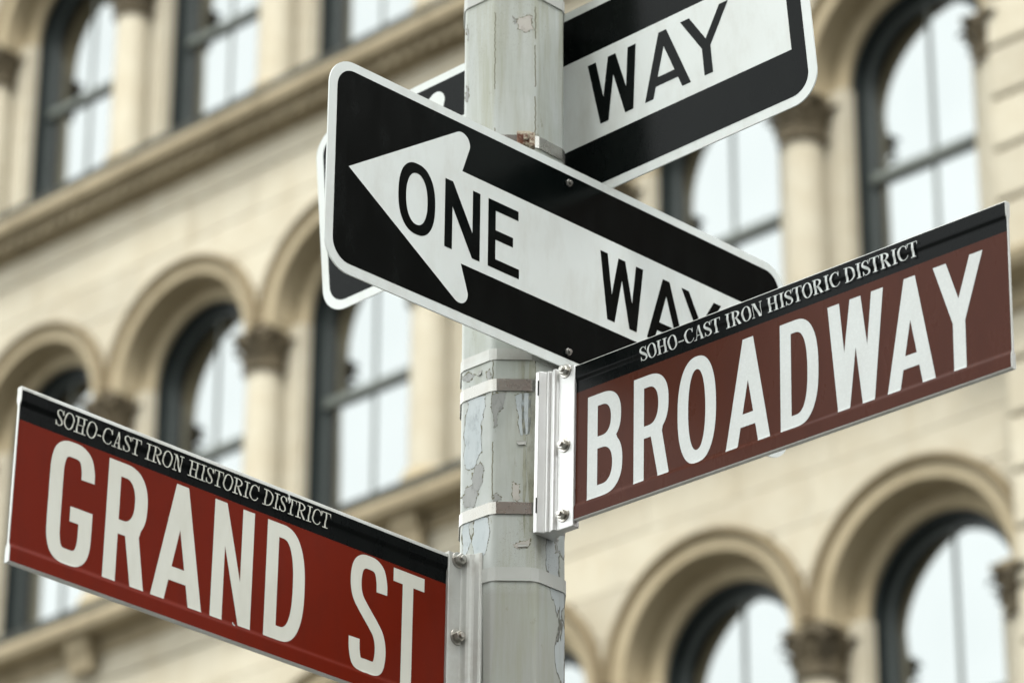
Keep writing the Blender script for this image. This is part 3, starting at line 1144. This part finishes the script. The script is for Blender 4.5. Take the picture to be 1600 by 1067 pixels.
# ------------------------------------------------------------------ one way signs
def one_way(mat_w, label, dx, text_y, rear):
    s = empty('one_way_sign', mat_w)
    tag(s, label, 'road sign', 'one way signs on the pole')
    T_ = .0022
    mb = MB()
    outer = rrect(-.457, .457, -.153, .151, .043, 10)
    mb.prism(outer, 'z', -T_, 0)
    mb.build('panel', M['white'], s)
    sheet_obj('black_field', [[rrect(-.443, .443, -.1385, .1385, .030, 10)]], M['black'], s, .00025)
    # arrow
    def head(sg):
        c_ = (-213.5, 109.5)
        pts = [(-419, 0)]
        arc = []
        a_s, a_e = radians(122), radians(-12)
        for i in range(11):
            a = a_s + (a_e - a_s) * i / 10
            arc.append((c_[0] + 16 * cos(a), c_[1] + 16 * sin(a)))
        pts = arc + [(-211.5, 68)]
        return [(x, sg * y) for x, y in pts]
    up, dn = head(1), head(-1)
    poly = [(-419, -1)] + up + [(420, 68), (420, -68)] + dn[::-1]
    sheet_obj('arrow', mm([[poly]]), M['white'], s, .0005)
    y0, y1 = text_y
    L = [('O', -329, -261, {}), ('N', -243, -176.5, {}), ('E', -161, -101, {})]
    W = [('W', 60, 148, dict(bot=(74, 134), mid=(97, 111))), ('A', 155, 237, dict(apex=(189, 203))), ('Y', 228, 313, dict(stem=(261, 276)))]
    for ch, a, b, kw in L + W:
        o = dx if ch in 'WAY' else dx * .3
        kw = {k_: (tuple(q + o for q in v)) for k_, v in kw.items()}
        e = 1.5 if ch == 'O' else 0
        sheet_obj('letter', mm(glyph(ch, a + o, b + o, y0 - e, y1 + e, 14.2, **kw)), M['black'], s, .00075)
    for yb in (.125, -.129):
        bolt(s, (-.005, yb, .0003), .0058, .0035, M['steel'], washer=False)
    return s


front = one_way(sign_matrix((.0789, 4.68, 2.3551), radians(46.0), radians(1.29), radians(.85)),
                'white bordered black one way sign in front of the pole, its white arrow pointing left', 0, (-53.5, 46.5), False)
rear = one_way(sign_matrix((.0564, 4.7978, 2.6553), radians(-40.88), radians(2.87), radians(2.67)),
               'upper one way sign behind the pole, mostly hidden so only WAY shows', 11, (-47.5, 51), True)
strap(front, 221, .0185, M['steel'])
strap(front, 554, .0165, M['dull'])
strap(rear, -14, .0185, M['gstrap'])
# mounting brackets between pole and panels
for s, zy in ((front, .125), (front, -.129), (rear, .125), (rear, -.125)):
    mb = MB()
    if s is front: x0 = -.130 if zy > 0 else -.125
    else: x0 = -.10
    sg = -1 if s is front else 1
    if s is front:
        mb.box(x0 - .0, x0 + .145, zy - .014, zy + .014, -.012, -.0024)
        mb.build('mounting_bar', M['steel'], s, bevel=.002)
    else:
        mb.box(x0, x0 + .11, zy - .014, zy + .014, .0024, .012)
        mb.build('mounting_bar', M['steel'], s, bevel=.002)
# rusty clamp showing over the top edge of the front sign
inv = front.matrix_world.inverted()
fy = POLE.y - PR * .924
zc = pole_z(219)
mb = MB()
rw = Matrix.Translation((POLE.x + .0175, fy - .004, zc)) @ Matrix.Rotation(PH, 4, 'Z')
for (a, b, c_, d_, e, f_) in ((-.013, .006, -.005, .003, -.012, .010), (.004, .012, -.009, .003, -.016, .006), (-.004, .002, -.010, -.004, -.006, .004)):
    k0 = len(mb.v)
    mb.box(a, b, c_, d_, e, f_)
    for i in range(k0, len(mb.v)): mb.v[i] = tuple(inv @ (rw @ Vector(mb.v[i])))
mb.build('clamp', M['rust'], front, bevel=.0015)

# ------------------------------------------------------------------ street name blades
def blade_profile(y):
    """half thickness of the extruded blade: thin web, thickened along both edges"""
    a = abs(y)
    for (a0, z0), (a1, z1) in zip(PROF[:-1], PROF[1:]):
        if a <= a1: return z0 + (z1 - z0) * max(a - a0, 0) / (a1 - a0)
    return PROF[-1][1]


PROF = [(0, .0016), (.0885, .0016), (.0905, .0019), (.0925, .0027), (.0945, .0036), (.0965, .0040), (.115, .0042)]


def blade(mat_w, label, half, name, letters, text, band_y, face, letter_mat, band_mat, text_mat, bare_top, s=1.0):
    o = empty(name, mat_w @ Matrix.Scale(s, 4))
    tag(o, label, 'street sign', 'street name signs on the pole')
    H = .1145
    ys = [-H, -H + .0012] + [-a for a, z in PROF[-2:0:-1]] + [a for a, z in PROF[1:-1]] + [H - .0012, H]
    zs = [.0032] + [blade_profile(y) for y in ys[1:-1]] + [.0032]
    poly = list(zip(ys, zs)) + [(y, -z) for y, z in reversed(list(zip(ys, zs)))]
    mb = MB()
    n = len(poly)
    for x in (-half, half):
        mb.v += [(x, y, z) for y, z in poly]
    for i in range(n):
        mb.f.append((i, (i + 1) % n, n + (i + 1) % n, n + i)); mb.sm.append(False)
    tr = tessellate_polygon([[Vector((q[0], q[1], 0)) for q in poly]])
    for t in tr:
        mb.f.append(tuple(t)); mb.sm.append(False)
        mb.f.append(tuple(n + i for i in t)); mb.sm.append(False)
    mb.build('blade', M['edgealu'], o)
    cuts = [sg * a for sg in (-1, 1) for a, z in PROF[1:-1]]
    e = .0012
    sheet_obj('face_sheet', [[[(-half + e, -H + .0014), (half - e, -H + .0014), (half - e, band_y), (-half + e, band_y)]]], face, o, .0003, blade_profile, cuts)
    sheet_obj('band', [[[(-half + e, band_y), (half - e, band_y), (half - e, H - bare_top), (-half + e, H - bare_top)]]], band_mat, o, .00032, blade_profile, cuts)
    for ch, polys in letters:
        sheet_obj('letter', mm(polys), letter_mat, o, .0006, blade_profile, cuts)
    # the small line of roman capitals
    x0, x1, y0, cap, T, t, wsc = text
    adv = [ADV[c_] for c_ in 'SOHO-CAST IRON HISTORIC DISTRICT']
    if wsc: adv = [a + (.16 if c_ == '-' else .0) for a, c_ in zip(adv, 'SOHO-CAST IRON HISTORIC DISTRICT')]
    tot = sum(adv)
    sx = (x1 - x0) / (tot * cap)
    polys = []
    x = x0
    for c_, a in zip('SOHO-CAST IRON HISTORIC DISTRICT', adv):
        wch = (a * .955)
        if c_ != ' ':
            for loops in serif_glyph(c_, wch * sx if True else wch, T, t):
                polys.append([[(x + p[0] * cap, y0 + p[1] * cap) for p in lp] for lp in loops])
        x += a * cap * sx
    # collect in small groups so that overlapping strokes never share a plane
    bm_all = mm(polys)
    sheet_obj('lettering', bm_all, text_mat, o, .00062, blade_profile, cuts)
    return o


def L_(ch, a, b, y0, y1, t, **kw): return (ch, glyph(ch, a, b, y0, y1, t, **kw))


gy0, gy1 = -90.5, 66.5
grand_letters = [
    L_('G', -299, -232, gy0 - 1.5, gy1 + 1.5, 20.0), L_('R', -212, -149, gy0, gy1, 19.5), L_('A', -138, -58, gy0, gy1, 19.5, apex=(-106, -87)),
    L_('N', -44.5, 20, gy0, gy1, 19), L_('D', 41.5, 106, gy0, gy1, 19.5), L_('S', 182, 245, gy0 - 1.5, gy1 + 2.5, 18.5), L_('T', 255, 309, gy0, gy1, 18.5, c=280.5)]
grand = blade(sign_matrix((-.3376, 4.4192, 1.8173), radians(43.75), radians(-.55), radians(-1.27)),
              'red street sign with a black band reading GRAND ST, lower left on the pole', .351, 'street_name_sign', grand_letters,
              (-297, 141, 82.5, 20.5, .105, .050, 0), .0715, M['red'], M['gwhite'], M['bblack'], M['gwhite'], .0052)
# scuffs in the red sign's black band, where the sheeting has chipped away
rc = random.Random(4)
up_ = [(-346 + i * 2.2, 111.5 - rc.uniform(.5, 4.2) * (1 - i / 17)) for i in range(17)]
sheet_obj('chipped_edge', mm([[[(-347, 113)] + up_ + [(-309, 112.4)]]]), M['edgealu'], grand, .0007, blade_profile)
sheet_obj('scratch', mm([[[(69, 110), (71.5, 110.5), (73.5, 109.8), (72.8, 106.5), (75.2, 103.2), (74.4, 99.0), (72.2, 96.4), (71.8, 100.8), (70.2, 103.0), (71.3, 106.2)]]]), M['edgealu'], grand, .0009, blade_profile)
sheet_obj('scratch', mm([[[(-9, -89.5), (-7.4, -88.2), (-6.8, -90.4), (-4.4, -91.6), (-5.2, -93.4), (-8.0, -92.2)]]]), M['gstrap'], grand, .0009, blade_profile)
by0, by1 = -91.8, 60
broad_letters = [
    L_('B', -345, -280.5, by0, by1, 18.5), L_('R', -260, -196.5, by0, by1, 18.5), L_('O', -181, -113, by0 - 1, by1 + 1, 18.8), L_('A', -96.5, -20, by0, by1, 19, apex=(-66, -48)),
    L_('D', -2, 62.5, by0, by1, 18.5), L_('W', 79, 171, by0, by1, 18.5, bot=(94, 154), mid=(116, 134)), L_('A', 175, 252, by0, by1, 19, apex=(205, 223)), L_('Y', 252, 331, by0, by1, 18.5, stem=(281, 300.5))]
BS = .97
broad = blade(sign_matrix((.351, 4.5079, 2.1235), radians(-44.36), radians(-.19), radians(-1.07), BS),
              'brown street sign with a black band reading BROADWAY, right of the pole', .371, 'street_name_sign', broad_letters,
              (-248, 233, 84, 20.0, .175, .042, 1), .0735, M['brown'], M['bwhite'], M['bblack'], M['bwhite'], .0016, s=BS)


# brackets that hold the blades: vertical aluminium extrusions
def bracket(parent, x_edge, sgn, mat, y0, y1, length, zf=.0225, prof=None):
    """plan section in (distance from the blade's end towards the pole, z); sgn: direction of the pole along x"""
    front_side = [(-.004, .0065), (.024, .0065), (.0255, .0100), (.0275, .0125), (.031, .0128), (.0335, .0098), (.0355, .0092), (.0375, .0120), (.040, .0138), (.0425, .0118), (.0445, .0150), (length - .006, zf - .001), (length, zf)]
    front_side = prof or front_side
    poly = [(x_edge + sgn * d, z) for d, z in front_side] + [(x_edge + sgn * d, -z) for d, z in reversed(front_side)]
    mb = MB().prism(poly, 'z', 0, 1)
    vs_ = []
    for v in mb.v: vs_.append((v[0], y0 + (y1 - y0) * v[2], v[1]))
    mb.v = vs_
    return mb.build('bracket', mat, parent, bevel=.0012, seg=2)


br_b = bracket(broad, -.371, -1, M['alu'], -.123, .116, .055)
for yy in (.110, -.001, -.103):
    b = bolt(br_b, (-.371 - .0125, yy, .0065), .0072, .0065, M['bolt'], washer=True)
br_g = bracket(grand, .351, 1, M['dull'], -.125, .118, .068, prof=[(-.004, .0065), (.0185, .0065), (.0195, .0095), (.0205, .0150), (.0225, .0185), (.0255, .0200), (.0275, .0225), (.0285, .0300), (.0300, .0325), (.0345, .0325)])
for yy in (.109, -.0, -.103):
    b = bolt(br_g, (.351 + .0125, yy, .0065), .0078, .0075, M['bolt'], washer=True)
strap(broad, 602, .0175, M['steel'])
strap(broad, 794, .0170, M['steel'])
strap(grand, 897, .0190, M['gstrap'])
strap(grand, 1085, .0190, M['gstrap'])
# dark slots through which the straps pass
for yy in (.0905, -.0835):
    MB().box(-.371 - .0505, -.371 - .0490, yy - .011, yy + .011, .0205, .0226).build('slot', M['inside'], br_b)

# ------------------------------------------------------------------ loose flakes of paint, curling off the pole
rf = random.Random(21)


def flake(px_u, zc, w, h, curl, facet):
    """small curled chip on a facet: facet index -1 left, 0 front, 1 right; px_u offset along the facet"""
    ang = -pi / 2 + PH + facet * pi / 4
    nrm = Vector((cos(ang), sin(ang), 0))
    tan = Vector((-sin(ang), cos(ang), 0))
    ap = PR * .924
    mb = MB()
    nx, ny = 5, 4
    jag = [rf.uniform(.75, 1.1) for _ in range(nx + 1)]
    vs_ = []
    for j in range(ny + 1):
        for i in range(nx + 1):
            a, b = i / nx - .5, j / ny
            lift = curl * (b ** 2) * h
            sh = 1 - .35 * abs(a) * b
            p = nrm * (ap + .0005 + lift) + tan * (px_u + a * w * sh) + Vector((0, 0, zc - b * h * jag[i]))
            vs_.append(p)
    fs = [(j * (nx + 1) + i, j * (nx + 1) + i + 1, (j + 1) * (nx + 1) + i + 1, (j + 1) * (nx + 1) + i) for j in range(ny) for i in range(nx)]
    mb.add(vs_, fs)
    o = mb.build('paint_flake', M['flake'], post)
    m = o.modifiers.new('thickness', 'SOLIDIFY')
    m.thickness = .0005
    return o


for (pu, py, w, h, cu, fc) in ((.010, 688, .013, .007, .22, 0), (.012, 850, .014, .004, .25, 0), (.005, 572, .008, .008, .2, -1)):
    flake(pu, pole_z(py), w, h, cu, fc)
# patches where the top coat has come away, each with a ragged dark lip
def px_on_facet(px, py, facet, out=.0):
    ang = -pi / 2 + PH + facet * pi / 4
    nrm = Vector((cos(ang), sin(ang), 0))
    d = f0 + rr * ((px - 800) / 6000.0) - uu * ((py - 533.5) / 6000.0)
    o = Vector((0, 0, EYE))
    p0 = POLE + nrm * (PR * cos(pi / 8) + out)
    t = (p0 - o).dot(nrm) / d.dot(nrm)
    return o + d * t - POLE


def ragged(poly, rng, amp, sub=5):
    out = []
    n = len(poly)
    for i in range(n):
        a, b = poly[i], poly[(i + 1) % n]
        for k_ in range(sub):
            t = k_ / sub
            out.append((a[0] + (b[0] - a[0]) * t + rng.uniform(-amp, amp), a[1] + (b[1] - a[1]) * t + rng.uniform(-amp, amp)))
    return out


def patch(poly, facet, mat, rim=1.6, amp=1.1, name='peeled_patch'):
    rng = random.Random(int(poly[0][0] * 31 + poly[0][1]))
    q = ragged(ragged(poly, rng, amp * 1.9, 3), rng, amp * .55, 4)
    cx, cy = sum(p[0] for p in q) / len(q), sum(p[1] for p in q) / len(q)
    dark = []
    for p in q:
        dx, dy = p[0] - cx, p[1] - cy
        l = math.hypot(dx, dy) or 1
        e = rim * rng.choice((.05, .15, .3, .6, 1.0, 1.6))
        dark.append((p[0] + dx / l * e, p[1] + dy / l * e - .3))
    for pl, m_, h0, nm in ((dark, M['edge'], .00018, 'paint_lip'), (q, mat, .00036, name)):
        tr = tessellate_polygon([[Vector((x, y, 0)) for x, y in pl]])
        mb = MB().add([px_on_facet(x, y, facet, h0) for x, y in pl], [tuple(t) for t in tr])
        mb.build(nm, m_, post)


PB, PG, PT = M['coat_blue'], M['coat_grey'], M['coat_tan']
for poly, fc, m_ in (
        ([(736, 620), (758, 616), (756, 640), (752, 660), (751, 705), (745, 724), (730, 735), (725, 725), (725, 680), (729, 640)], -1, PB),
        ([(742, 727), (752, 722), (755, 745), (750, 765), (740, 768), (738, 748)], -1, PG),
        ([(728, 762), (738, 757), (746, 771), (742, 790), (725, 793), (723, 776)], -1, PG),
        ([(722, 590), (734, 582), (742, 588), (730, 597)], -1, PG),
        ([(760, 586), (764, 578), (767, 590), (763, 596)], -1, PG),
        ([(768, 616), (789, 613), (785, 636), (778, 650), (777, 664), (771, 668), (769, 640)], 0, PG),
        ([(805, 617), (830, 614), (832, 640), (826, 676), (812, 679), (809, 650)], 0, PB),
        ([(770, 774), (776, 768), (782, 781), (772, 783)], 0, PG),
        ([(800, 752), (810, 757), (812, 780), (802, 783)], 0, PT),
        ([(741, 812), (762, 808), (766, 835), (757, 866), (742, 866), (738, 838)], -1, PB),
        ([(723, 816), (733, 812), (735, 846), (728, 872), (722, 868)], -1, PB),
        ([(801, 850), (813, 846), (827, 843), (825, 852), (808, 856)], 0, PT),
        ([(808, 30), (815, 27), (831, 25), (832, 46), (822, 50), (811, 47)], 0, PT),
        ([(803, 27), (808, 31), (806, 38), (802, 33)], 0, PG),
        ([(728, 42), (732, 40), (733, 62), (729, 64)], -1, PG),
        ([(727, 136), (731, 134), (731, 158), (727, 160)], -1, PG),
        ([(846, 905), (860, 913), (876, 917), (868, 922), (853, 914)], 1, PG),
        ([(868, 842), (872, 845), (873, 862), (869, 864)], 1, PG)):
    patch(poly, fc, m_)
# grimy runs down the front facet beside the bracket, and loose curls
for x0_, x1_, ya, yb in ((817, 821, 548, 838), (826, 834, 552, 830)):
    patch([(x0_, ya), (x1_, ya), (x1_ + 1, (ya + yb) / 2), (x1_, yb), (x0_, yb), (x0_ - 1, (ya + yb) / 2)], 0, M['run'], rim=.3, amp=1.2, name='grime_run')
# ragged chipped lines along the two corners facing the camera
for edge, rngz in ((-.5, ((20, 140), (200, 240), (560, 640), (690, 780))), (.5, ((10, 60), (70, 135), (150, 215), (560, 800)))):
    ang = -pi / 2 + PH + edge * pi / 4
    for (pa, pb_) in rngz:
        za, zb = pole_z(pa), pole_z(pb_)
        mb = MB()
        n = max(6, int(abs(za - zb) / .0035))
        vs_, fs = [], []
        for i in range(n + 1):
            zz_ = za + (zb - za) * i / n
            wv = rf.choice((.0006, .0012, .0018, .0026, .0040)) * rf.uniform(.7, 1.25)
            cx = rf.uniform(-.0008, .0008)
            for s_ in (-1, 0, 1):
                a = ang + (cx + s_ * wv) / PR
                R = (PR * cos(pi / 8) / cos(abs(a - ang) - pi / 8) if True else PR) + (-.0012 if s_ == 0 else -.00165)
                R = PR - .0011 - abs(s_ * wv) * .42 + .00035
                vs_.append((R * cos(a), R * sin(a), zz_))
        for i in range(n):
            for q in range(2): fs.append((i * 3 + q, i * 3 + q + 1, i * 3 + q + 4, i * 3 + q + 3))
        mb.add(vs_, fs)
        mb.build('chipped_edge', M['edge'], post)
